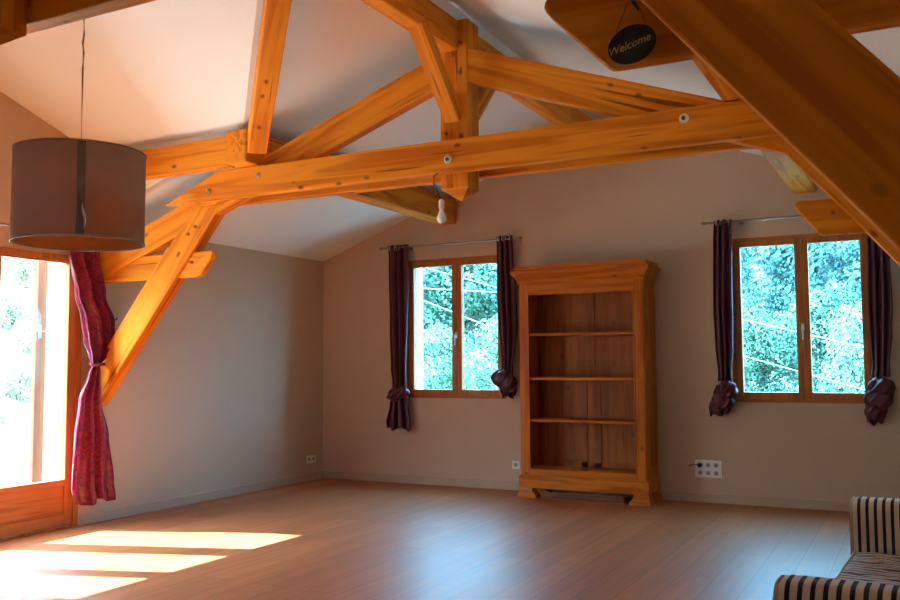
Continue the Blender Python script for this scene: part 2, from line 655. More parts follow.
WX1, WX2, WW, WS, WT = 1.040, 4.204, 1.074, 0.847, 2.222      # the two back windows
pc = []
xs = [0, WX1, WX1 + WW, CX, WX2, WX2 + WW, W]
for a, b in zip(xs[:-1], xs[1:]):
    if a in (WX1, WX2):
        pc.append((a, b, 0, WS, WS))
        pc.append((a, b, WT, roofz(a) + 0.03, roofz(b) + 0.03))
    else:
        pc.append((a, b, 0, roofz(a) + 0.03, roofz(b) + 0.03))
wall_strips('wall_back', pc, M_WALL, 'x', YB, 0.3)

DA, DB, DT = -5.34, -3.105, 2.005            # terrace door opening on the left wall
dormz = lambda y: DE + (DR - DE) * (1 - abs(y - DYM) / (DY0 - DYM))
wall_strips('wall_left', [
    (DY0, 0.3, 0, HE, HE), (DB, DY0, 0, dormz(DB) + 0.02, DE + 0.02),
    (DYM, DB, DT, DR + 0.02, dormz(DB) + 0.02), (DA, DYM, DT, dormz(DA) + 0.02, DR + 0.02),
    (DY1, DA, 0, DE + 0.02, dormz(DA) + 0.02), (YF, DY1, 0, HE, HE)], M_WALL, 'y', 0.0, -0.06)
wall_strips('wall_right', [(YF, 0.3, 0, HE, HE)], M_WALL, 'y', W, 0.06)
FW = 1.6                                     # unseen window added behind the camera for fill light on lamp and near truss
wall_strips('wall_front', [(0, FW, 0, HE, roofz(FW)), (FW, FW + WW, 0, WS, WS), (FW, FW + WW, WT, roofz(FW), roofz(FW + WW)), (FW + WW, CX, 0, roofz(FW + WW), HR), (CX, W, 0, HR, HE)], M_WALL, 'x', YF, -0.06)

struct(box('baseboard_back', 0.012, W, -0.012, 0, 0, 0.078, M_BASE, bevel=0.003))
struct(box('baseboard_left', 0, 0.012, DB + 0.02, 0, 0, 0.078, M_BASE, bevel=0.003))
struct(box('baseboard_right', W - 0.012, W, YF, -0.012, 0, 0.078, M_BASE, bevel=0.003))


# ------------------------------------------------------------------ windows in the back wall
def ring(bm, x0, x1, z0, z1, w, y0, y1, wb=None):
    wb = wb or w
    bx(bm, x0, x0 + w, y0, y1, z0, z1)
    bx(bm, x1 - w, x1, y0, y1, z0, z1)
    bx(bm, x0 + w, x1 - w, y0, y1, z1 - w, z1)
    bx(bm, x0 + w, x1 - w, y0, y1, z0, z0 + wb)


def window(name, x0):
    root = bpy.data.objects.new(name, None)
    link(root)
    root.location = (x0 + WW / 2, 0.0, WS)
    struct(root)
    x1, z0, z1 = x0 + WW, WS, WT
    bm = bmesh.new(); c = V((x0, 0, z0))
    ring(bm, 0, WW, 0, z1 - z0, 0.032, -0.006, 0.07, 0.034)
    mesh_obj('window_frame', bm, M_WINX, root, c, 0.003)
    mid = (x0 + x1) / 2 + 0.022
    for a, b in ((x0 + 0.026, mid - 0.001), (mid + 0.001, x1 - 0.026)):
        bm = bmesh.new()
        ring(bm, 0, b - a, 0, z1 - z0 - 0.052, 0.052, -0.018, 0.045, 0.058)
        s = mesh_obj('window_sash', bm, M_WINZ, root, (a, 0, z0 + 0.026), 0.005)
        box('window_glass', a + 0.045, b - 0.045, 0.012, 0.018, z0 + 0.078, z1 - 0.072, M_GLASSW, s)
    bm = bmesh.new()
    bx(bm, -0.012, 0.012, -0.010, 0, -0.03, 0.03)
    tube(bm, [(0, -0.008, 0), (0, -0.04, 0)], 0.008)
    tube(bm, [(0, -0.04, 0.008), (0.001, -0.042, -0.05), (0.001, -0.04, -0.10)], [0.009, 0.009, 0.007])
    h = mesh_obj('window_handle', bm, M_STEEL, root, (mid - 0.002, -0.018, 1.46), 0.002, True)
    h['label'] = 'silver window handle'
    bm = bmesh.new()
    bx(bm, 0, WW, 0.07, 0.33, -0.03, 0.0)
    mesh_obj('window_sill', bm, M_EXT, root, (x0, 0, z0 + 0.01))
    return root


window('window_1', WX1)
window('window_2', WX2)
fw = window('window_added_fill', FW)
fw.location.y = YF
fw.rotation_euler.z = math.pi
for o in [c for q in fw.children for c in q.children]:
    if o.name.startswith('window_glass'):
        o.data.materials[0] = glass_mat('light_dimming_fill_glass', (0.38, 0.40, 0.42))  # dark tint holds back the added fill light

# white outside reveals of the back windows
for i, x0 in enumerate((WX1, WX2)):
    bm = bmesh.new()
    bx(bm, x0 - 0.0, x0 + 0.004, 0.071, 0.302, WS, WT)
    bx(bm, x0 + WW - 0.004, x0 + WW, 0.071, 0.302, WS, WT)
    bx(bm, x0, x0 + WW, 0.071, 0.302, WT - 0.004, WT)
    struct(mesh_obj('trim_%d' % (i + 1), bm, M_EXT))

# ------------------------------------------------------------------ terrace door on the left wall
def yring(bm, y0, y1, z0, z1, w, x0, x1, wb=None, wt=None):
    wb = wb or w; wt = wt or w
    bx(bm, x0, x1, y0, y0 + w, z0, z1)
    bx(bm, x0, x1, y1 - w, y1, z0, z1)
    bx(bm, x0, x1, y0 + w, y1 - w, z1 - wt, z1)
    bx(bm, x0, x1, y0 + w, y1 - w, z0, z0 + wb)


def terrace_door(name, da, db, leaves):
    door = bpy.data.objects.new(name, None)
    link(door)
    door.location = (0, (da + db) / 2, 0)
    struct(door)
    bm = bmesh.new()
    yring(bm, da, db, 0, DT, 0.045, -0.055, 0.012, 0.02, 0.045)
    mesh_obj('door_frame', bm, M_DOORZ, door, (0, 0, 0), 0.004)
    for gy0, gy1, a, b in leaves:
        lf = bpy.data.objects.new('door_leaf', None)
        link(lf, door)
        lf.location = V((0, (a + b) / 2, 0)) - wloc(door)
        z0, z1 = 0.022, DT - 0.045
        zg0, zg1 = 0.358, 1.945
        bm = bmesh.new()
        bx(bm, -0.045, 0.006, a, gy0, z0, z1)
        bx(bm, -0.045, 0.006, gy1, b, z0, z1)
        mesh_obj('leaf_stiles', bm, M_DOORZ, lf, (0, 0, 0), 0.004)
        bm = bmesh.new()
        bx(bm, -0.045, 0.0055, gy0, gy1, zg1, z1)
        bx(bm, -0.045, 0.0055, gy0, gy1, zg0 - 0.05, zg0)
        bx(bm, -0.045, 0.0055, gy0, gy1, z0, z0 + 0.085)
        mesh_obj('leaf_rails', bm, M_WINY, lf, (0, 0, 0), 0.004)
        bm = bmesh.new()
        bx(bm, -0.034, -0.008, gy0 - 0.01, gy1 + 0.01, z0 + 0.08, zg0 - 0.045)
        mesh_obj('leaf_panel', bm, M_WINY, lf, (0, 0, 0))
        box('leaf_glass', -0.024, -0.018, gy0 - 0.005, gy1 + 0.005, zg0 - 0.005, zg1 + 0.005, M_GLASSD, lf)


terrace_door('door_1', DA, DB, ((-3.785, -3.225, -3.895, -3.150), (-4.505, -4.018, -4.580, -3.897), (-5.150, -4.660, -5.295, -4.582)))
# outside: white splayed reveal and the folded shutter beyond it
bm = bmesh.new()
extrude(bm, [(-0.06, -3.185, 0), (-0.06, -3.02, 0), (-0.34, -2.98, 0), (-0.30, -3.135, 0)], (0, 0, 2.3))
struct(mesh_obj('wall_reveal', bm, M_EXT))
M_SHUT = wood('shutter_wood', (0.10, 0.035, 0.012), (0.065, 0.02, 0.007), (0.03, 0.01, 0.005), 0.5, 'Z', 2.0, False)
sh = thing('door_shutter', (-0.34, -3.17, -0.3), 'brown wooden shutter standing folded outside the terrace door', 'shutter')
box('shutter_leaf', -0.385, -0.345, -3.225, -3.135, -0.3, 1.45, M_SHUT, sh, 0.004)
box('shutter_leaf', -0.385, -0.345, -3.215, -3.135, 1.455, 2.15, M_SHUT, sh, 0.004)
box('hinge', -0.345, -0.338, -3.21, -3.18, 1.40, 1.50, M_NUT, sh)


# ------------------------------------------------------------------ roof trusses
def truss(dy, label, bshift=0.0, sshift=0.0, kshift=0.0, kz=0.0, bolts=(), pegs=True):
    """one collar truss; dy moves it along the room; front faces sit near y = -2.95 + dy"""
    cx = 3.09
    root = thing('roof_truss', (cx + kshift, -2.86 + dy, 2.19), label, 'roof truss', None)
    f = -2.95 + dy

    def mir(pts, s):
        return pts if s > 0 else [(2 * cx - x, z) for x, z in pts]
    for y0 in (-3.02 + dy, -2.785 + dy):
        t = plank('tie_plank', [(0.75, 2.352), (5.40, 2.352), (4.90, 2.552), (1.25, 2.552)], y0, y0 + 0.068, (0.8, 2.45), (5.38, 2.45), M_BEAM, root)
    k = kshift
    kp = plank('king_post', [(cx - .095 + k, 2.262 + kz), (cx + .095 + k, 2.262 + kz), (cx + .095 + k, 3.322), (cx - .095 + k, 3.322)], f, f + 0.165, (cx, 2.2), (cx, 3.3), M_BEAM, root)
    # pointed foot of the king post
    bm = bmesh.new()
    q = [(-.095, 0, 0), (.095, 0, 0), (.095, .165, 0), (-.095, .165, 0)]
    vs = [bm.verts.new(p) for p in q]
    ap = bm.verts.new((0.02, 0.06, -0.075))
    bm.faces.new(vs)
    for i in range(4):
        bm.faces.new((vs[i], ap, vs[(i + 1) % 4]))
    mesh_obj('post_foot', bm, M_BEAM, kp)
    ft = bpy.data.objects[kp.children[0].name]
    ft.matrix_basis = kp.matrix_basis.inverted() @ Matrix.Translation(V((cx + k, f, 2.262 + kz)) - wloc(root))
    for s in (1, -1):
        zt = lambda x: 2.06 + 0.358 * x
        plank('principal_rafter', mir([(0.0, zt(0)), (0.0, zt(0) - .215), (cx - .09, zt(cx - .09) - .215), (cx - .09, zt(cx - .09))], s),
              f + 0.004, f + 0.085, (0, zt(0)) if s > 0 else (2 * cx, zt(0)), (cx, zt(cx)), M_BEAM, root)
        b = bshift if s < 0 else 0.0
        rx = lambda z: 1.125 + b + (z - 2.216) / 1.2
        wd = 0.285 if not b else 0.262
        pts = [(rx(2.33), 2.33), (rx(2.33) - wd + .06, 2.33), (rx(2.03) - wd, 2.03)]
        zlo = 2.216 - (1.125 + b) * 1.2
        zl2 = 2.216 - (1.125 + b - wd) * 1.2
        pts += [(0.0, zl2), (0.0, zlo)]
        plank('brace', mir(pts, s), f + (0.0 if not b else -0.105), f + (0.10 if not b else -0.03), (rx(1.0), 1.0) if s > 0 else (2 * cx - rx(1.0), 1.0),
              (rx(2), 2.0) if s > 0 else (2 * cx - rx(2), 2.0), M_BEAM, root)
        q = sshift if s < 0 else 0.0
        plank('stub_beam', mir([(0.0, 2.008), (0.0, 1.824), (1.01 + q, 1.824), (1.115 + q * 1.15, 1.955), (1.13 + q * 1.2, 1.985), (1.12 + q * 1.2, 2.008)], s),
              f + 0.02, f + 0.075, (0, 1.9) if s > 0 else (2 * cx, 1.9), (1, 1.9) if s > 0 else (2 * cx - 1, 1.9), M_BEAM, root, 0.012)
        if pegs:
            for px, pz in ((0.985, 2.185), (0.915, 2.135), (0.945, 1.93)):
                x = px if s > 0 else 2 * cx - px
                bm = bmesh.new()
                tube(bm, [(0, 0, 0), (0, -0.03, 0)], 0.012, 7)
                mesh_obj('peg', bm, M_PEG, root, (x, f + 0.012, pz))
    # braces along the ridge, front and back
    for sy in (-1, 1):
        yk = f if sy < 0 else f + 0.165
        A = V((cx + k + 0.0, yk + sy * 0.03, 2.735)); B = V((cx - 0.005 + k, yk + sy * 0.46, 3.17))
        beam('ridge_brace', A - (B - A).normalized() * 0.05, B, 0.085, 0.10, M_BEAM, root, 0.004, up=(1, 0, 0))
    if pegs:
        for px, pz in ((3.14, 2.98), (3.06, 2.78), (3.13, 2.70), (3.145, 3.17), (3.04, 2.61)):
            bm = bmesh.new()
            tube(bm, [(0, 0, 0), (0, -0.022, 0)], 0.011, 7)
            mesh_obj('peg', bm, M_PEG, root, (px, f, pz))
    for bxp, bz, big in bolts:
        bm = bmesh.new()
        r = 0.026 if big else 0.018
        lathe(bm, [(r, 0), (r, 0.006), (r * .9, 0.009)], 20, axis='Y')
        w = mesh_obj('bolt', bm, M_WASH if big else M_STEEL, root, (bxp, -3.02 + dy, bz))
        bm = bmesh.new()
        lathe(bm, [(0.012, 0.008), (0.012, 0.02)], 6, axis='Y')
        mesh_obj('bolt_nut', bm, M_NUT if big else M_STEEL, w, (bxp, -3.02 + dy, bz))
    return root


truss(0.0, 'honey pine roof truss with king post and bolted tie beam, in front of back windows',
      bolts=((3.084, 2.428, True), (4.519, 2.492, True), (1.171, 2.418, False), (1.611, 2.484, False)))
truss(-3.05, 'dark near roof truss whose broad diagonal brace crosses the upper right corner', 0.18, 0.15, -0.245, 0.05, pegs=False)

tag(box('ridge_beam', 3.035, 3.145, -2.94, 0.0, 3.13, 3.325, M_BEAM, None, 0.006), 'pine ridge beam running from the king post back to the gable wall', 'beam')
rb = box('ridge_beam', 3.035, 3.145, -6.0, -2.955, 3.13, 3.325, M_BEAM, None, 0.006)
tag(rb, 'pine ridge beam overhead running from the front toward the king post', 'beam')


def ybeam(name, x0, x1, z0, z1, y0, y1, label):
    o = beam(name, ((x0 + x1) / 2, y0, (z0 + z1) / 2), ((x0 + x1) / 2, y1, (z0 + z1) / 2), x1 - x0, z1 - z0, M_BEAM, None, 0.012)
    return tag(o, label, 'beam')


for o in [x for x in bpy.data.objects if x.name.startswith('ridge_beam')]:
    bpy.data.objects.remove(o)
ybeam('ridge_beam', 3.01, 3.125, 3.125, 3.32, -2.80, 0.0, 'pine ridge beam running from behind the king post to the gable wall')
ybeam('ridge_beam', 3.01, 3.125, 3.125, 3.32, -5.83, -2.95, 'pine ridge beam overhead meeting the front of the king post')
ybeam('purlin', 1.42, 1.60, 2.557, 2.79, -3.135, 0.0, 'pine purlin under the left slope, ending behind the hanging bulb')
ybeam('purlin', 4.72, 4.90, 2.56, 2.735, -6.2, 0.0, 'pine purlin under the right slope, above the right end of the tie beam')
tag(beam('dormer_plate', (0.0, -3.07, 2.655), (1.415, -3.07, 2.655), 0.09, 0.205, M_BEAM, None, 0.008),
    'pine wall plate from left wall to valley rafter, above the truss', 'beam')
tag(beam('dormer_ridge_beam', (0.0, -4.60, 3.276), (2.86, -4.60, 3.276), 0.20, 0.085, M_BEAM, None, 0.008),
    'pine ridge beam of the dormer bay at the top left corner', 'beam')
tag(beam('valley_rafter', (1.715, -3.16, 2.66), (2.86, -4.36, 3.142), 0.125, 0.15, M_BEAM, None, 0.006),
    'pine valley rafter slanting steeply up from the wall plate', 'beam')


# ------------------------------------------------------------------ bookcase
def bookcase():
    X0, X1, Y0, Y1 = 2.425, 3.545, -0.38, -0.022
    root = thing('bookcase', ((X0 + X1) / 2, (Y0 + Y1) / 2, 0), 'open pine bookcase with three shelves and cornice, against back wall', 'bookcase')
    # sides: frame and panel
    for xa, xb, nm in ((X0, X0 + 0.03, 'side_panel'), (X1 - 0.03, X1, 'side_panel')):
        out = -1 if xa == X0 else 1
        xo = xa if out < 0 else xb
        bm = bmesh.new()
        bx(bm, xa, xb, Y0, Y1, 0.20, 1.90)
        c = V((xo, (Y0 + Y1) / 2, 1.0))
        for v in bm.verts: v.co -= c
        d = 0.008 * out
        w = (Y1 - Y0) / 2
        for a, b, e, g in ((-w, -w + .07, -.8, .9), (w - .07, w, -.8, .9), (-w + .07, w - .07, .82, .9), (-w + .07, w - .07, .0, .08), (-w + .07, w - .07, -.8, -.70)):
            bx(bm, min(0, d), max(0, d), a, b, e, g)
        mesh_obj(nm, bm, M_BOOKZ, root, c, 0.002)
    # face frame
    bm = bmesh.new()
    c = V(((X0 + X1) / 2, Y0, 1.0)); h = (X1 - X0) / 2
    bx(bm, -h, -h + 0.075, -0.012, 0.012, -0.80, 0.90)
    bx(bm, h - 0.075, h, -0.012, 0.012, -0.80, 0.90)
    # bead inside the opening
    bx(bm, -h + .075, -h + .088, -0.018, 0.008, -.745, .80)
    bx(bm, h - .088, h - .075, -0.018, 0.008, -.745, .80)
    bx(bm, -h + .088, h - .088, -0.018, 0.008, .788, .80)
    mesh_obj('face_frame', bm, M_BOOKZ, root, c, 0.003)
    for z0_, z1_ in ((0.80, 0.90), (-0.80, -0.745)):
        bm = bmesh.new()
        bx(bm, -h + .0755, h - .0755, -0.0115, 0.012, z0_ - 0.0, z1_)
        mesh_obj('rail', bm, M_BOOKX, root, c, 0.003)
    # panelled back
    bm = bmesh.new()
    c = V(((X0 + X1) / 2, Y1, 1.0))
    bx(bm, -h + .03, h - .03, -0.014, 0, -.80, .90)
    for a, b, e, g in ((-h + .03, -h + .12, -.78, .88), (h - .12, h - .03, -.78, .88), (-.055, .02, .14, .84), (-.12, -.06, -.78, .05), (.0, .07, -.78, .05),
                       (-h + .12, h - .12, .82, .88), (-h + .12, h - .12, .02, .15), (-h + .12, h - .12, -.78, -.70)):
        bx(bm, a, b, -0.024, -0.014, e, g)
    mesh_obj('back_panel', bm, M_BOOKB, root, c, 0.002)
    for z in (1.435, 1.045, 0.675):
        box('shelf', X0 + 0.03, X1 - 0.03, Y0 + 0.014, Y1 - 0.024, z - 0.012, z + 0.012, M_BOOKX, root, 0.003)
    box('bottom_board', X0 + 0.03, X1 - 0.03, Y0 + 0.012, Y1 - 0.024, 0.232, 0.254, M_BOOKX, root, 0.002)
    # plinth, mitred cornice
    def moulding(name, prof, mat, zc):
        """prof: (out, z); swept round front and both sides"""
        bm = bmesh.new()
        cc = V(((X0 + X1) / 2, (Y0 + Y1) / 2, zc))
        loops = []
        for o, z in prof:
            loops.append([bm.verts.new(V(p) - cc) for p in ((X0 - o, Y1, z), (X0 - o, Y0 - o, z), (X1 + o, Y0 - o, z), (X1 + o, Y1, z))])
        for A, B in zip(loops[:-1], loops[1:]):
            for k in range(4):
                bm.faces.new((A[k], A[(k + 1) % 4], B[(k + 1) % 4], B[k]))
        bm.faces.new(loops[0][::-1]); bm.faces.new(loops[-1])
        return mesh_obj(name, bm, mat, root, cc)
    moulding('plinth', [(0.022, 0.088), (0.022, 0.185), (0.012, 0.198), (0.004, 0.205)], M_BOOKX, 0.15)
    moulding('cornice', [(0.004, 1.880), (0.014, 1.886), (0.016, 1.90), (0.024, 1.92), (0.042, 1.95), (0.058, 1.972), (0.066, 1.976),
                         (0.066, 2.004), (0.052, 2.010), (0.044, 2.014), (0.042, 2.046), (0.0, 2.048)], M_BOOKX, 1.95)
    # splayed bracket feet
    for xa, s, ya, sy in ((X0 - .022, 1, Y0 - .022, 1), (X1 + .022, -1, Y0 - .022, 1), (X0 - .022, 1, Y1, -1), (X1 + .022, -1, Y1, -1)):
        bm = bmesh.new()
        o = 0.016
        for top, z in ((0, 0.0), (0, 0.02), (1, 0.09)):
            pass
        lv = []
        for e, wd, z in ((o, 0.165, 0.0), (o, 0.165, 0.022), (0.004, 0.13, 0.06), (0.0, 0.125, 0.09)):
            ey = e if sy > 0 else 0
            x0_, x1_ = -e * s, wd * s
            y0_, y1_ = -ey * sy, 0.10 * sy
            lv.append([bm.verts.new(p) for p in ((x0_, y0_, z), (x1_, y0_, z), (x1_, y1_, z), (x0_, y1_, z))])
        for A, B in zip(lv[:-1], lv[1:]):
            for k in range(4):
                bm.faces.new((A[k], A[(k + 1) % 4], B[(k + 1) % 4], B[k]))
        bm.faces.new(lv[0]); bm.faces.new(lv[-1])
        mesh_obj('foot', bm, M_BOOKX, root, (xa, ya, 0), 0.003)


bookcase()
# low patterned strip under the bookcase
bm = bmesh.new()
bx(bm, -0.375, 0.375, -0.010, 0.010, 0, 0.062)
for k in range(30):
    x = -0.365 + k * 0.0245
    bx(bm, x, x + 0.013, -0.0115, -0.009, 0.010, 0.026, 1)
    bx(bm, x + .009, x + 0.022, -0.0115, -0.009, 0.035, 0.051, 1)
M_SLOT = plain('dark_slot', (0.05, 0.02, 0.01), 0.8)
tag(mesh_obj('floor_grille', bm, [M_GRILLE, M_SLOT], None, (2.975, -0.378, 0.0)), 'low brown patterned grille strip on the floor under the bookcase', 'grille')


# ------------------------------------------------------------------ curtains
def interp(keys, z):
    """keys sorted by descending z: tuples (z, ...) -> smooth values"""
    if z >= keys[0][0]: return keys[0][1:]
    for a, b in zip(keys[:-1], keys[1:]):
        if a[0] >= z >= b[0]:
            t = (a[0] - z) / max(1e-6, a[0] - b[0])
            t = t * t * (3 - 2 * t)
            return tuple(p + (q - p) * t for p, q in zip(a[1:], b[1:]))
    return keys[-1][1:]


def drape(keys, folds, nz, axis, seed, solid=0.004, hem=0.0):
    """keys: (z, centre, width, depth, offset). A pleated sheet; axis is the direction of its width."""
    bm = bmesh.new()
    nu = folds * 10
    z0, z1 = keys[0][0], keys[-1][0]
    rows = []
    for i in range(nz + 1):
        z = z0 + (z1 - z0) * i / nz
        c, w, d, off = interp(keys, z)
        row = []
        for k in range(nu + 1):
            u = k / nu
            ph = 2 * math.pi * folds * u + 0.6 * math.sin(3 * z + seed) + 0.5 * math.sin(9 * u + seed)
            a = c + w * (u - 0.5) + 0.10 * w / folds * math.sin(2 * ph + seed)
            env = math.sqrt(max(0.0, 1 - (2 * u - 1) ** 2)) * 0.6 + 0.4
            b = off + d * env * math.sin(ph) + 0.10 * d * math.sin(5 * z + 11 * u + seed)
            zz = z
            if i == nz and hem:
                zz = z + hem * math.sin(ph * 0.5 + seed) + hem * 0.6 * math.sin(13 * u)
            row.append(bm.verts.new((a, b, zz) if axis == 'x' else (b, a, zz)))
        rows.append(row)
    for i in range(nz):
        for k in range(nu):
            bm.faces.new((rows[i][k], rows[i][k + 1], rows[i + 1][k + 1], rows[i + 1][k]))
    return bm


def lump(bm, c, r, seed):
    """a wad of cloth twisted on itself: pleats run over it in a spiral"""
    nu, nv = 56, 22
    rows = []
    for i in range(nv + 1):
        v = i / nv
        ph = math.pi * v
        row = []
        for k in range(nu):
            a = 2 * math.pi * k / nu
            sp = a + 2.0 * v + seed
            m = 1 + 0.13 * math.sin(6 * sp) + 0.09 * math.sin(11 * sp + 3 * v) + 0.14 * noise.noise(V((math.cos(a) * 1.3 + seed, math.sin(a) * 1.3, v * 3)))
            q = math.sin(ph) ** 0.8 * m
            row.append(bm.verts.new((c[0] + r[0] * q * math.cos(a), c[1] + r[1] * q * math.sin(a), c[2] + r[2] * math.cos(ph) * (1 + 0.10 * math.sin(3 * a + seed)))))
        rows.append(row)
    for i in range(nv):
        for k in range(nu):
            bm.faces.new((rows[i][k], rows[i][(k + 1) % nu], rows[i + 1][(k + 1) % nu], rows[i + 1][k]))


def curtain(label, keys, tail, knot, rodx, seed):
    c0 = keys[0]
    root = thing('curtain', (c0[1], -0.10, keys[-1][0]), label, 'curtain', 'aubergine curtains knotted beside the back windows')
    o = V((c0[1], -0.10, 0))

    def shift(bm):
        for v in bm.verts: v.co -= o
        return bm
    p = mesh_obj('drape', shift(drape(keys, 3, 60, 'x', seed)), M_CURT, root, o, smooth=True)
    p.modifiers.new('cloth', 'SOLIDIFY').thickness = 0.004
    t = mesh_obj('tail', shift(drape(tail, 3, 26, 'x', seed + 2, hem=0.018)), M_CURT, root, o, smooth=True)
    t.modifiers.new('cloth', 'SOLIDIFY').thickness = 0.004
    bm = bmesh.new()
    for q in knot:
        lump(bm, (q[0], q[3], q[1]), q[2], seed)
    mesh_obj('knot', shift(bm), M_CURT, root, o, smooth=True)
    for k in range(4):
        bm = bmesh.new()
        lathe(bm, [(0.021, -0.003), (0.026, -0.003), (0.026, 0.003), (0.021, 0.003)], 16, True, axis='X')
        x = c0[1] + c0[2] * (k - 1.5) / 4.2
        mesh_obj('eyelet', bm, M_STEEL, root, (x, -0.10, rodx))
    return root


YO = -0.10
curtain('dark aubergine curtain on the left of left window, hanging lowest, knotted below the sill',
        [(2.375, .982, .235, .030, YO), (2.25, .985, .225, .030, YO), (1.5, .988, .215, .030, YO), (1.15, .990, .190, .030, YO), (1.0, .998, .170, .026, YO), (0.90, .998, .17, .02, YO)],
        [(0.86, .995, .19, .030, YO), (0.78, .99, .215, .034, YO), (0.60, .985, .285, .040, YO), (0.545, .985, .275, .040, YO)],
        [(.998, .905, (.105, .055, .055), YO - .01), (.96, .86, (.085, .05, .045), YO - .015)], 2.345, 1.0)
curtain('dark aubergine curtain between left window and bookcase, tied in a knot',
        [(2.385, 2.155, .165, .030, YO), (2.2, 2.158, .165, .030, YO), (1.85, 2.172, .195, .030, YO), (1.5, 2.182, .18, .030, YO), (1.3, 2.18, .145, .028, YO), (1.18, 2.172, .115, .024, YO), (1.06, 2.165, .13, .024, YO)],
        [(1.05, 2.17, .16, .03, YO), (0.98, 2.175, .17, .034, YO), (0.93, 2.18, .155, .03, YO), (0.87, 2.18, .12, .03, YO)],
        [(2.11, 1.045, (.09, .055, .075), YO - .02), (2.18, 1.0, (.075, .05, .09), YO - .01)], 2.362, 2.3)
curtain('dark aubergine curtain on the left of the right window, between it and the bookcase',
        [(2.375, 4.163, .145, .030, YO), (2.2, 4.158, .150, .030, YO), (1.6, 4.152, .155, .030, YO), (1.3, 4.152, .14, .028, YO), (1.10, 4.150, .105, .024, YO), (1.02, 4.15, .115, .022, YO)],
        [(0.99, 4.15, .15, .028, YO), (0.92, 4.14, .175, .034, YO), (0.80, 4.10, .175, .034, YO), (0.74, 4.085, .13, .03, YO)],
        [(4.165, .95, (.075, .055, .075), YO - .015), (4.125, .86, (.085, .05, .07), YO - .01), (4.075, .80, (.05, .04, .05), YO - .01)], 2.352, 3.1)
curtain('dark aubergine curtain on the right of right window, partly behind the slanting brace',
        [(2.375, 5.342, .150, .030, YO), (2.1, 5.342, .155, .030, YO), (1.65, 5.345, .17, .030, YO), (1.4, 5.34, .15, .028, YO), (1.15, 5.330, .118, .024, YO), (1.06, 5.325, .13, .022, YO)],
        [(1.03, 5.32, .17, .028, YO), (0.95, 5.31, .195, .034, YO), (0.80, 5.275, .155, .034, YO), (0.70, 5.265, .11, .03, YO)],
        [(5.325, .985, (.085, .055, .07), YO - .015), (5.30, .89, (.09, .05, .08), YO - .01), (5.26, .79, (.055, .04, .06), YO - .01)], 2.352, 4.4)


def rod(x0, x1, z, label):
    root = thing('curtain_rod', ((x0 + x1) / 2, -0.10, z), label, 'curtain rod')
    bm = bmesh.new()
    L2 = (x1 - x0) / 2
    tube(bm, [(-L2, 0, 0), (L2, 0, 0)], 0.009, 10)
    mesh_obj('pole', bm, M_ROD, root, ((x0 + x1) / 2, -0.10, z))
    for s, x in ((-1, x0), (1, x1)):
        bm = bmesh.new()
        lathe(bm, [(0.0, -0.02), (0.011, -0.016), (0.016, 0), (0.011, 0.016), (0.0, 0.02)], 12, axis='X')
        mesh_obj('finial', bm, M_ROD, root, (x + s * 0.015, -0.10, z))
        bm = bmesh.new()
        tube(bm, [(0, 0, 0), (0, 0.10, 0)], 0.006, 8)
        tube(bm, [(0, 0.092, 0), (0, 0.10, 0)], 0.022, 14)
        mesh_obj('bracket', bm, M_ROD, root, (x - s * 0.28 if s < 0 else x - 0.2, -0.10, z))


rod(0.80, 2.30, 2.352, 'thin dark metal curtain rod above the left window')
rod(4.02, 5.50, 2.358, 'thin dark metal curtain rod above the right window')

# burgundy organza curtain beside the terrace door
root = thing('curtain', (0.13, -3.1, 0.16), 'shiny burgundy organza curtain hanging by the terrace door, tied at its middle', 'curtain')
o0 = V((0.13, -3.1, 0))


def sh0(bm):
    for v in bm.verts: v.co -= o0
    return bm


up = mesh_obj('drape', sh0(drape([(2.135, -3.165, .29, .030, .075), (2.02, -3.160, .29, .032, .075), (1.72, -3.082, .295, .036, .075), (1.52, -3.005, .33, .042, .08),
                                  (1.37, -2.995, .31, .040, .09), (1.26, -3.030, .19, .034, .11), (1.19, -3.065, .08, .02, .12)], 3, 60, 'y', 0.4)), M_SHEER, root, o0, smooth=True)
up.modifiers.new('cloth', 'SOLIDIFY').thickness = 0.003
lo = mesh_obj('tail', sh0(drape([(1.20, -3.065, .075, .02, .125), (1.12, -3.080, .13, .026, .125), (0.94, -3.100, .225, .032, .115), (0.65, -3.065, .335, .038, .095), (0.30, -3.045, .385, .042, .085), (0.17, -3.015, .365, .042, .085)],
                                3, 50, 'y', 1.7, hem=0.012)), M_SHEER, root, o0, smooth=True)
lo.modifiers.new('cloth', 'SOLIDIFY').thickness = 0.003
bm = bmesh.new()
tube(bm, [(0.122 + 0.032 * math.cos(a), -3.066 + 0.045 * math.sin(a), 1.195 + 0.01 * math.sin(2 * a)) for a in [2 * math.pi * k / 20 for k in range(21)]], 0.011, 8)
tube(bm, [(0.115, -3.03, 1.195), (0.07, -2.92, 1.20), (0.04, -2.80, 1.20), (0.03, -2.70, 1.19), (0.02, -2.66, 1.14)], [0.012, 0.012, 0.014, 0.02, 0.008], 8)
mesh_obj('tieback', sh0(bm), M_SHEER, root, o0, smooth=True)
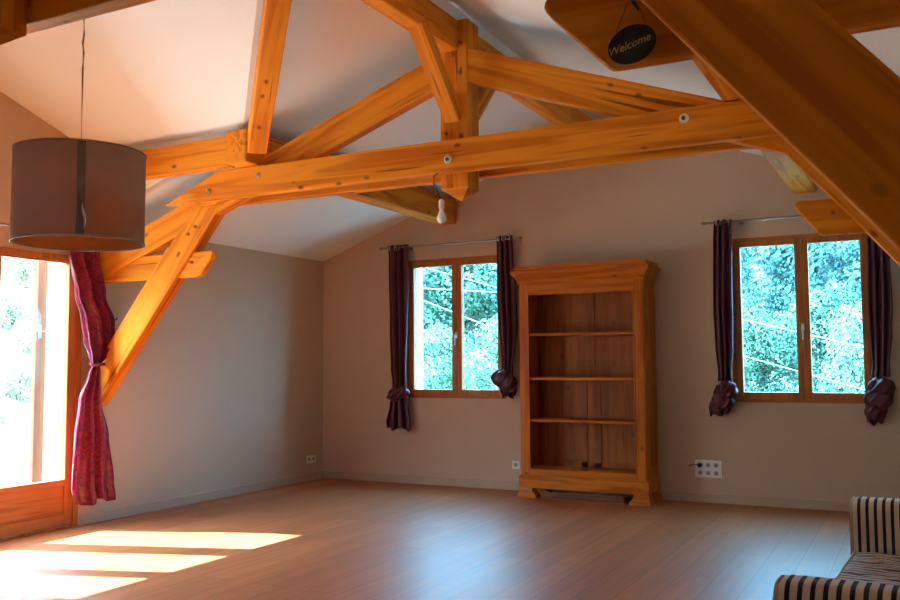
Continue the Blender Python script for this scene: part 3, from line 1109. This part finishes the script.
# its rod and the little tie-back hook on the wall
dr = thing('curtain_rod', (0.09, -3.95, 2.152), 'thin dark curtain rod above the terrace door', 'curtain rod')
bm = bmesh.new()
tube(bm, [(0, -1.35, 0), (0, 0.95, 0)], 0.009, 10)
mesh_obj('pole', bm, M_ROD, dr, (0.09, -3.95, 2.152))
for y in (-5.2, -3.06):
    bm = bmesh.new()
    tube(bm, [(0, 0, 0), (-0.09, 0, 0)], 0.006, 8)
    tube(bm, [(-0.082, 0, 0), (-0.09, 0, 0)], 0.02, 12)
    mesh_obj('bracket', bm, M_ROD, dr, (0.09, y, 2.152))
bm = bmesh.new()
tube(bm, [(0, 0, 0), (0.05, 0, 0.003), (0.085, -0.004, 0.0), (0.10, -0.01, 0.014)], 0.006, 8)
tube(bm, [(0, 0, 0), (0.006, 0, 0)], 0.016, 12)
tag(mesh_obj('tieback_hook', bm, M_BLACK, None, (0.0, -2.845, 1.54), smooth=True), 'small black tie-back hook on left wall behind the slanting brace', 'hook')

# ------------------------------------------------------------------ drum pendant lamp
LC = V((2.846, -5.526, 0))
lamp = thing('pendant_lamp', (LC.x, LC.y, 1.640), 'taupe drum pendant lamp hanging on a thin cord at upper left', 'lamp')
bm = bmesh.new()
lathe(bm, [(0.229, 0.0), (0.231, 0.0), (0.231, 0.336), (0.229, 0.336)], 72, True)
mesh_obj('lamp_shade', bm, M_SHADE, lamp, (LC.x, LC.y, 1.640), smooth=False)
for p in bpy.data.objects['lamp_shade'].data.polygons: p.use_smooth = abs(p.normal.z) < 0.5
bm = bmesh.new()
lathe(bm, [(0.2262, 0.004), (0.2275, 0.004), (0.2275, 0.332), (0.2262, 0.332)], 72, True)
mesh_obj('shade_lining', bm, M_LINING, lamp, (LC.x, LC.y, 1.640), smooth=False)
add_translucent(M_LINING, 0.65)
for z in (1.640, 1.976):
    bm = bmesh.new()
    lathe(bm, [(0.228, -0.003), (0.2335, -0.003), (0.2335, 0.003), (0.228, 0.003)], 72, True)
    mesh_obj('trim_ring', bm, M_RIM, lamp, (LC.x, LC.y, z), smooth=True)
# overlapping seam facing the camera, with a raised pale patch painting in a window highlight
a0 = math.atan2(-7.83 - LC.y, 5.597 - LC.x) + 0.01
bm = bmesh.new()
pts = []
for k in range(6):
    a = a0 + 0.06 * (k / 5 - 0.5) * 2
    pts.append((a,))
v0 = [[bm.verts.new((r * math.cos(a), r * math.sin(a), z)) for (a,) in pts] for z, r in ((0.004, .2322), (0.332, .2322))]
for k in range(5):
    bm.faces.new((v0[0][k], v0[0][k + 1], v0[1][k + 1], v0[1][k]))
s = mesh_obj('shade_seam', bm, M_SEAM, lamp, (LC.x, LC.y, 1.640), smooth=True)
s.modifiers.new('t', 'SOLIDIFY').thickness = 0.0015
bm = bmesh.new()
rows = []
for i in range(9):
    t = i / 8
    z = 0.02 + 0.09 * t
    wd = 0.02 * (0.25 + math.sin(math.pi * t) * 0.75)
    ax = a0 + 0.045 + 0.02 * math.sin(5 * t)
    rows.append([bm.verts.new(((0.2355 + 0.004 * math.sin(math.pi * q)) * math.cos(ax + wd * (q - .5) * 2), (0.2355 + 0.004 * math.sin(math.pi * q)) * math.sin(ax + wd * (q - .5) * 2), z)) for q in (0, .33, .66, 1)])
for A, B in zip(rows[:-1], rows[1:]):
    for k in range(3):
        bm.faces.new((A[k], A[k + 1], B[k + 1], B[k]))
fo = mesh_obj('painted_glint_patch', bm, M_GLINT, lamp, (LC.x, LC.y, 1.640), smooth=True)
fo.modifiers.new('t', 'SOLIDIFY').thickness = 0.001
fo['label'] = 'pale patch painted as a highlight on the shade'
bm = bmesh.new()
zc = roofz(LC.x)
tube(bm, [(0, 0, 1.86), (0.0, 0, 2.30), (0.002, 0.001, 2.36), (-0.003, 0, 2.40), (0.003, 0, 2.43), (0, 0, 2.5), (0, 0, zc)], 0.0035, 8)
mesh_obj('lamp_cord', bm, M_CORD, lamp, (LC.x, LC.y, 0))
bm = bmesh.new()
lathe(bm, [(0.05, zc - 0.03), (0.05, zc + 0.005)], 24)
mesh_obj('ceiling_rose', bm, M_WHITE, lamp, (LC.x, LC.y, 0))
bm = bmesh.new()
lathe(bm, [(0.018, 1.80), (0.02, 1.86), (0.006, 1.875)], 16)
for k in range(3):
    a = 2 * math.pi * k / 3 + 0.4
    tube(bm, [(0.018 * math.cos(a), 0.018 * math.sin(a), 1.85), (0.229 * math.cos(a), 0.229 * math.sin(a), 1.965)], 0.002, 6)
mesh_obj('socket_spider', bm, M_CORD, lamp, (LC.x, LC.y, 0))
bm = bmesh.new()
lathe(bm, [(0.012, 1.80), (0.014, 1.79), (0.03, 1.75), (0.031, 1.735), (0.022, 1.712), (0.0, 1.704)], 20)
mesh_obj('light_bulb', bm, M_BULB, lamp, (LC.x, LC.y, 0), smooth=True)

# ------------------------------------------------------------------ bare bulb under the tie beam
BP = V((3.045, -3.035, 0))
bl = thing('bare_bulb_pendant', (BP.x, BP.y, 2.05), 'bare white light bulb hanging on a short flex under the tie beam', 'light bulb')
bm = bmesh.new()
tube(bm, [(-0.03, 0.012, 2.352), (-0.045, -0.012, 2.33), (-0.04, -0.02, 2.28), (-0.012, -0.015, 2.215), (0, 0, 2.175)], 0.004, 8)
mesh_obj('flex', bm, M_BLACK, bl, BP)
bm = bmesh.new()
lathe(bm, [(0.008, 2.185), (0.017, 2.175), (0.018, 2.13), (0.015, 2.125)], 18)
mesh_obj('bulb_holder', bm, M_WHITE, bl, BP, smooth=True)
bm = bmesh.new()
lathe(bm, [(0.013, 2.13), (0.014, 2.11), (0.022, 2.092), (0.030, 2.075), (0.031, 2.065), (0.027, 2.05), (0.015, 2.038), (0.0, 2.035)], 24)
mesh_obj('bulb_glass', bm, M_BULB, bl, BP, smooth=True)

# ------------------------------------------------------------------ oval slate sign
SG = V((5.093, -6.04, 1.842))
sg = thing('hanging_sign', SG, 'small oval black slate sign hung on strings on the dark stub beam', 'sign')
bm = bmesh.new()
n = 40
tl = math.radians(14)
pts = []
for k in range(n):
    a = 2 * math.pi * k / n
    x, z = 0.0515 * math.cos(a), 0.040 * math.sin(a)
    pts.append((x * math.cos(tl) - z * math.sin(tl), -0.003, x * math.sin(tl) + z * math.cos(tl)))
extrude(bm, pts, (0, 0.006, 0))
mesh_obj('slate_plaque', bm, M_SLATE, sg, SG, 0.0015)
tc_ = bpy.data.curves.new('lettering', 'FONT')
tc_.body = 'Welcome'
tc_.size = 0.0235
tc_.shear = 0.35
tc_.align_x = 'CENTER'
tc_.align_y = 'CENTER'
tc_.extrude = 0.0004
tmp = bpy.data.objects.new('lettering_tmp', tc_)
COL.objects.link(tmp)
bpy.context.view_layer.update()
dg = bpy.context.evaluated_depsgraph_get()
me = bpy.data.meshes.new_from_object(tmp.evaluated_get(dg))
bpy.data.objects.remove(tmp)
me.materials.clear(); me.materials.append(M_BRASS)
lt = bpy.data.objects.new('lettering', me)
link(lt, sg)
lt.rotation_euler = (math.radians(90), -tl, 0)
lt.rotation_euler = (Matrix.Rotation(-tl, 3, 'Y') @ Matrix.Rotation(math.radians(90), 3, 'X')).to_euler()
lt.location = (-0.006, -0.0036, -0.002)
lt['label'] = 'gold script lettering'
for a, b in (((-0.034, 0, 0.030), (-0.010, 0.012, 0.096)), ((0.028, 0, 0.042), (0.010, 0.012, 0.096))):
    bm = bmesh.new()
    tube(bm, [a, b], 0.0016, 6)
    mesh_obj('string', bm, M_STRING, sg, SG)
bm = bmesh.new()
tube(bm, [(0, 0.012, 0.097), (0, 0.06, 0.097)], 0.004, 8)
mesh_obj('nail', bm, M_NUT, sg, SG)

# ------------------------------------------------------------------ wall sockets
so = thing('socket_block', (3.972, 0, 0.281), 'white six-way wall socket block on back wall under right window', 'socket')
bm = bmesh.new()
bx(bm, -0.110, 0.110, -0.012, 0, -0.072, 0.072)
mesh_obj('cover_plate', bm, M_WHITE, so, (3.972, 0, 0.281), 0.004)
for i, x in enumerate((-0.066, 0.0, 0.066)):
    for j, z in enumerate((0.033, -0.033)):
        bm = bmesh.new()
        lathe(bm, [(0.019, 0.0), (0.021, 0.0), (0.021, 0.0025), (0.019, 0.0025)], 24, True, axis='Y')
        sk = mesh_obj('outlet', bm, M_WHITE, so, (3.972 + x, -0.012, 0.281 + z))
        bm = bmesh.new()
        lathe(bm, [(0.019, 0.0), (0.019, 0.0008)], 24, axis='Y')
        for dx in (-.008, .008):
            bx(bm, dx - .002, dx + .002, -0.0015, 0, -0.002, 0.002)
        mesh_obj('outlet_well', bm, M_HOLE, sk, (3.972 + x, -0.012, 0.281 + z))
pl = thing('power_plug', (3.906, -0.0145, 0.314), 'round black plug with a short brown cord in the six-way socket', 'plug')
bm = bmesh.new()
lathe(bm, [(0.0185, 0.0), (0.0195, 0.006), (0.019, 0.034), (0.014, 0.04)], 24, axis='Y')
mesh_obj('plug_body', bm, M_BLACK, pl, (3.906, -0.0145, 0.314), smooth=True)
bm = bmesh.new()
tube(bm, [(-0.012, -0.03, 0.004), (-0.05, -0.032, 0.002), (-0.075, -0.022, -0.004), (-0.088, -0.016, -0.012), (-0.082, -0.012, -0.02)], [0.004, 0.004, 0.006, 0.007, 0.004], 8)
mesh_obj('plug_cord', bm, M_BROWNCORD, pl, (3.906, -0.0145, 0.314), smooth=True)

ds = thing('double_socket', (0, -0.212, 0.215), 'white double wall socket low on left wall by the corner', 'socket')
bm = bmesh.new()
bx(bm, 0, 0.011, -0.075, 0.075, -0.038, 0.038)
mesh_obj('cover_plate', bm, M_WHITE, ds, (0, -0.212, 0.215), 0.004)
for y in (-0.036, 0.036):
    bm = bmesh.new()
    lathe(bm, [(0.019, 0.0), (0.019, 0.001)], 20, axis='X')
    mesh_obj('outlet', bm, M_HOLE, ds, (0.011, -0.212 + y, 0.215))
ss = thing('wall_socket', (2.235, 0, 0.235), 'white wall socket plate half hidden beside the bookcase foot', 'socket')
bm = bmesh.new()
bx(bm, -0.038, 0.038, -0.011, 0, -0.038, 0.038)
mesh_obj('cover_plate', bm, M_WHITE, ss, (2.205, 0, 0.235), 0.004)
bm = bmesh.new()
lathe(bm, [(0.019, 0.0), (0.019, 0.001)], 20, axis='Y')
mesh_obj('outlet', bm, M_HOLE, ss, (2.205, -0.011, 0.235))


# ------------------------------------------------------------------ striped sofa in the corner
def sofa():
    x0, x1 = 5.28, 6.10
    yn, yf = -5.40, -3.665                   # outer faces of the arms
    aw = 0.155
    zt, zs = 0.625, 0.43
    root = thing('sofa', ((x0 + x1) / 2, (yn + yf) / 2, 0), 'small cream and black striped sofa in the bottom right corner', 'sofa')
    bm = bmesh.new(); c = V(((x0 + x1) / 2, (yn + yf) / 2, 0.2))
    bx(bm, x0 + .02 - c.x, x1 - c.x, yn + .02 - c.y, yf - .02 - c.y, 0.10 - c.z, 0.30 - c.z)
    mesh_obj('base', bm, M_STRIPE, root, c, 0.02)
    for y in (yn, yf - aw):
        bm = bmesh.new()
        r = 0.05
        prof = [(0, 0.10), (0, zt - r)]
        for k in range(1, 9):
            a = math.pi - math.pi / 2 * k / 8
            prof.append((r + r * math.cos(a), zt - r + r * math.sin(a)))
        for k in range(0, 9):
            a = math.pi / 2 - math.pi / 2 * k / 8
            prof.append((aw - r + r * math.cos(a), zt - r + r * math.sin(a)))
        prof += [(aw, 0.10)]
        loops = []
        L_ = x1 - x0
        cy, cz = aw / 2, 0.40
        for xo, sc_ in ((0.0, 0.86), (0.006, 0.94), (0.018, 0.985), (0.035, 1.0), (L_ - .02, 1.0), (L_, .95)):
            loops.append([bm.verts.new((xo, cy + (p - cy) * sc_, cz + (q - cz) * (sc_ if q > cz else 1))) for p, q in prof])
        for A, B in zip(loops[:-1], loops[1:]):
            for k in range(len(prof)):
                bm.faces.new((A[k], A[(k + 1) % len(prof)], B[(k + 1) % len(prof)], B[k]))
        bm.faces.new(loops[0][::-1]); bm.faces.new(loops[-1])
        am = mesh_obj('armrest', bm, M_STRIPE, root, (x0, y, 0), smooth=True)
        bm = bmesh.new()
        tube(bm, [(0.008, cy + (p - cy) * 0.965, cz + (q - cz) * (.965 if q > cz else 1)) for p, q in prof], 0.0055, 6)
        mesh_obj('piping', bm, M_PIPING, am, (x0, y, 0), smooth=True)
    # seat cushion under a loose wrinkled cover
    bm = bmesh.new()
    ya, yb = yn + aw + .004, yf - aw - .004
    nx, ny = 26, 60
    rows = []
    for i in range(nx + 1):
        row = []
        for j in range(ny + 1):
            u, v = i / nx, j / ny
            edge = min(1, min(u, 1 - u) * 40) ** .5 * min(1, min(v, 1 - v) * 40) ** .5
            z = 0.27 + (zs - 0.27) * edge + 0.008 * noise.noise(V((u * 3, v * 30, 2.0))) * edge + 0.006 * noise.noise(V((u * 8, v * 12, 5.0))) * edge
            row.append(bm.verts.new((0.005 + u * 0.60, v * (yb - ya), z)))
        rows.append(row)
    for i in range(nx):
        for j in range(ny):
            bm.faces.new((rows[i][j], rows[i][j + 1], rows[i + 1][j + 1], rows[i + 1][j]))
    per = [rows[0][j] for j in range(ny + 1)] + [rows[i][ny] for i in range(1, nx + 1)] + [rows[nx][j] for j in range(ny - 1, -1, -1)] + [rows[i][0] for i in range(nx - 1, 0, -1)]
    bm.faces.new(per)
    st = mesh_obj('seat_cushion', bm, M_SEATST, root, (x0, ya, 0), smooth=True)
    bm = bmesh.new()
    tube(bm, [(0.022, 0.01, zs - 0.006), (0.020, (yb - ya) / 2, zs - 0.004), (0.022, yb - ya - .01, zs - 0.006)], 0.006, 6)
    mesh_obj('piping', bm, M_PIPING, st, (x0, ya, 0), smooth=True)
    bm = bmesh.new()
    extrude(bm, [(0, 0, 0.28), (-0.10, 0, 0.78), (-0.06, 0, 0.83), (0.04, 0, 0.84), (0.085, 0, 0.80), (0.085, 0, 0.28)], (0, yb - ya, 0))
    mesh_obj('backrest', bm, M_STRIPE, root, (x1 - 0.09, ya, 0), 0.02)
    for x in (x0 + .06, x1 - .06):
        for y in (yn + .07, yf - .07):
            bm = bmesh.new()
            lathe(bm, [(0.018, 0), (0.028, 0.105)], 14)
            mesh_obj('leg', bm, M_BOOKZ, root, (x, y, 0), smooth=True)
    root.rotation_euler.z = -0.05


sofa()

# ------------------------------------------------------------------ outside: ground, trees, wires
def gz(x, y):
    z = -0.45
    if x < -1.5:
        z += 0.42 * (-x - 1.5) * min(1, (-x - 1.5) / 8) * max(0.0, min(1, (20 - y) / 9))
    if y > 20:
        z += 0.185 * (y - 20) * min(1, (y - 20) / 12)
    far = min(1, max(0, (abs(x - 3) - 5) / 6) + max(0, (y - 2) / 6))
    return z + far * 0.35 * noise.noise(V((x * 0.23, y * 0.23, 0))) + far * 0.12 * noise.noise(V((x * .9, y * .9, 3)))


bm = bmesh.new()
xs = [-90 + 2.2 * i for i in range(40)] + [-1.0 + 2.0 * i for i in range(30)]
ys = [-40 + 2.0 * i for i in range(100)]
g = [[bm.verts.new((x, y, gz(x, y))) for y in ys] for x in xs]
for i in range(len(xs) - 1):
    for j in range(len(ys) - 1):
        bm.faces.new((g[i][j], g[i + 1][j], g[i + 1][j + 1], g[i][j + 1]))
struct(mesh_obj('hillside_ground', bm, M_MEADOW, None, smooth=True))


struct(box('terrace_bounce_cut', -1.9, -0.06, -9.5, 1.2, -0.5, -0.07, plain('bounce_cutting_dark', (0.13, 0.09, 0.06), 0.8, var=0.2, vscale=5), None))  # dark strip added to cut bounced light on the dormer ceiling
struct(box('terrace_bounce_slab', -4.8, -1.9, -9.5, 1.2, -0.5, -0.07, plain('pale_bounce_paving', (0.70, 0.69, 0.66), 0.9, bump=0.2, bscale=20, var=0.12, vscale=2), None))  # pale slab added outside the door to bounce sunlight onto the ceiling


def leaf_crown(seed, n, rad, hgt, size, blobs):
    rnd = random.Random(seed)
    bm = bmesh.new()
    cs = []
    for k in range(blobs):
        a = rnd.uniform(0, 6.283)
        t = rnd.random()
        rr = rad * 0.62 * math.sqrt(rnd.random()) * math.sin(math.pi * (0.15 + 0.75 * t))
        cs.append((V((rr * math.cos(a), rr * math.sin(a), hgt * (0.15 + 0.8 * t))), rad * rnd.uniform(0.28, 0.46)))
    for i in range(n):
        c, r = cs[rnd.randrange(blobs)]
        d = V((rnd.gauss(0, 1), rnd.gauss(0, 1), rnd.gauss(0, 1))).normalized()
        p = c + d * r * (0.75 + 0.3 * rnd.random())
        nrm = (d + V((rnd.gauss(0, .5), rnd.gauss(0, .5), rnd.gauss(0, .5)))).normalized()
        a = nrm.orthogonal().normalized()
        b = nrm.cross(a)
        s = size * rnd.uniform(0.6, 1.3)
        q = [p - a * s, p + b * s * .55, p + a * s, p - b * s * .55]
        bm.faces.new([bm.verts.new(v) for v in q])
    me = bpy.data.meshes.new('foliage_mesh')
    bm.to_mesh(me); bm.free()
    return me


def tree_proto(name, seed, n, rad, hgt, size, blobs, mat, trunk):
    root = bpy.data.objects.new(name, None)
    me = leaf_crown(seed, n, rad, hgt, size, blobs)
    me.materials.append(mat)
    cr = bpy.data.objects.new('foliage', me)
    cr.parent = root
    cr.location = (0, 0, trunk)
    cr['kind'] = 'stuff'
    bm = bmesh.new()
    tube(bm, [(0, 0, -0.3), (0.04, 0.02, trunk * .6), (0, 0.05, trunk + hgt * .35), (0.1, 0, trunk + hgt * .7)], [0.16, 0.13, 0.09, 0.03], 9)
    for k in range(5):
        a = k * 1.3 + seed
        zb = trunk + hgt * (0.05 + .1 * k)
        tube(bm, [(0, 0.03, zb), (rad * .3 * math.cos(a), rad * .3 * math.sin(a), zb + hgt * .15), (rad * .55 * math.cos(a), rad * .55 * math.sin(a), zb + hgt * .25)], [0.05, 0.035, 0.012], 6)
    tm = bpy.data.meshes.new('trunk_mesh'); bm.to_mesh(tm); bm.free()
    tm.materials.append(M_TRUNK)
    tr = bpy.data.objects.new('trunk', tm)
    tr.parent = root
    return root, [cr, tr]


protos = [tree_proto('broadleaf_tree', 1, 15000, 2.4, 4.6, 0.085, 26, M_LEAF, 0.9),
          tree_proto('broadleaf_tree', 2, 15000, 2.0, 4.0, 0.075, 24, M_LEAFP, 0.5),
          tree_proto('bush', 3, 6000, 1.1, 1.5, 0.05, 14, M_LEAFP, 0.1),
          tree_proto('broadleaf_tree', 5, 9000, 2.3, 4.4, 0.12, 22, M_LEAFHAZE, 0.6)]


def plant(k, x, y, s, label, group, cat='tree'):
    r, ch = protos[k]
    o = r.copy()
    COL.objects.link(o)
    o.location = (x, y, gz(x, y) - 0.05)
    o.rotation_euler = (0, 0, random.uniform(0, 6.28))
    o.scale = (s, s, s * random.uniform(.92, 1.1))
    for c in ch:
        d = c.copy()
        COL.objects.link(d)
        d.parent = o
    tag(o, label, cat, group)


# near trees seen in the left window, then in the right one
for k, x, y, s in ((1, -3.0, 8.2, .50), (0, -5.4, 14.0, .85), (1, -1.2, 7.6, .55), (0, -9.6, 19.5, 1.0), (1, -5.2, 19.0, .9), (0, -1.2, 13.5, .8), (1, -12.5, 25, 1.1)):
    plant(k, x, y, s, 'leafy green tree seen through the left back window', 'trees outside the left back window')
for k, x, y, s in ((0, 2.5, 13.0, .50), (1, 4.8, 12.0, .56), (0, 3.6, 17.0, .62), (1, 0.6, 17.5, .60), (0, 6.0, 18.0, .70), (1, 2.6, 22.5, .70)):
    plant(k, x, y, s, 'leafy green tree seen through the right back window', 'trees outside the right back window')
rnd = random.Random(11)
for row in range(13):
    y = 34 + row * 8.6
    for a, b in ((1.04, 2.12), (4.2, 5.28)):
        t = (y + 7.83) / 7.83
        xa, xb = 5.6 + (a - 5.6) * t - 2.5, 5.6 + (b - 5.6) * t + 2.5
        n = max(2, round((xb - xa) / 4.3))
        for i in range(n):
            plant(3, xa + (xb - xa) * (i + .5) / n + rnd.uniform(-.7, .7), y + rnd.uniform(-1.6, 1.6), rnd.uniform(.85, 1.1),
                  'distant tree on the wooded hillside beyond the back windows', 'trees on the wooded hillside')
for x, y, s in ((-9.5, 3.6, .55), (-12.0, 5.6, .8), (-14.5, 7.2, .9), (-8.0, 2.2, .42), (-17.5, 9.4, 1.2), (-20.5, 11.0, 1.3), (-24, 14.5, 1.6), (-11, 3.4, .6), (-6.0, 0.9, .33), (-7.3, 2.1, .42), (-5.4, 0.1, .26)):
    plant(2, x, y, s, 'pale green bush on the sunny slope outside the terrace door', 'bushes on the slope', 'bush')

for z0, sl, xa, xb, lab in ((1.92 + 2.87 * .27, -.27, -14, 16, 'pale overhead cable crossing highest behind the right window'),
                            (1.29 + 2.9 * .30, -.30, -14, 16, 'pale overhead cable crossing low behind the right window'),
                            (2.41, -.09, -16, 1.5, 'pale overhead cable crossing near the top of the left window'),
                            (1.19, -.39, -12, 1.0, 'pale overhead cable sloping across the middle of the left window')):
    bm = bmesh.new()
    n = 20
    tube(bm, [(xa + (xb - xa) * k / n, 8.9 - 0.9, z0 + sl * (xa + (xb - xa) * k / n)) for k in range(n + 1)], 0.006, 6)
    tag(mesh_obj('overhead_cable', bm, M_CABLE, None, (0, 0, 0)), lab, 'cable')
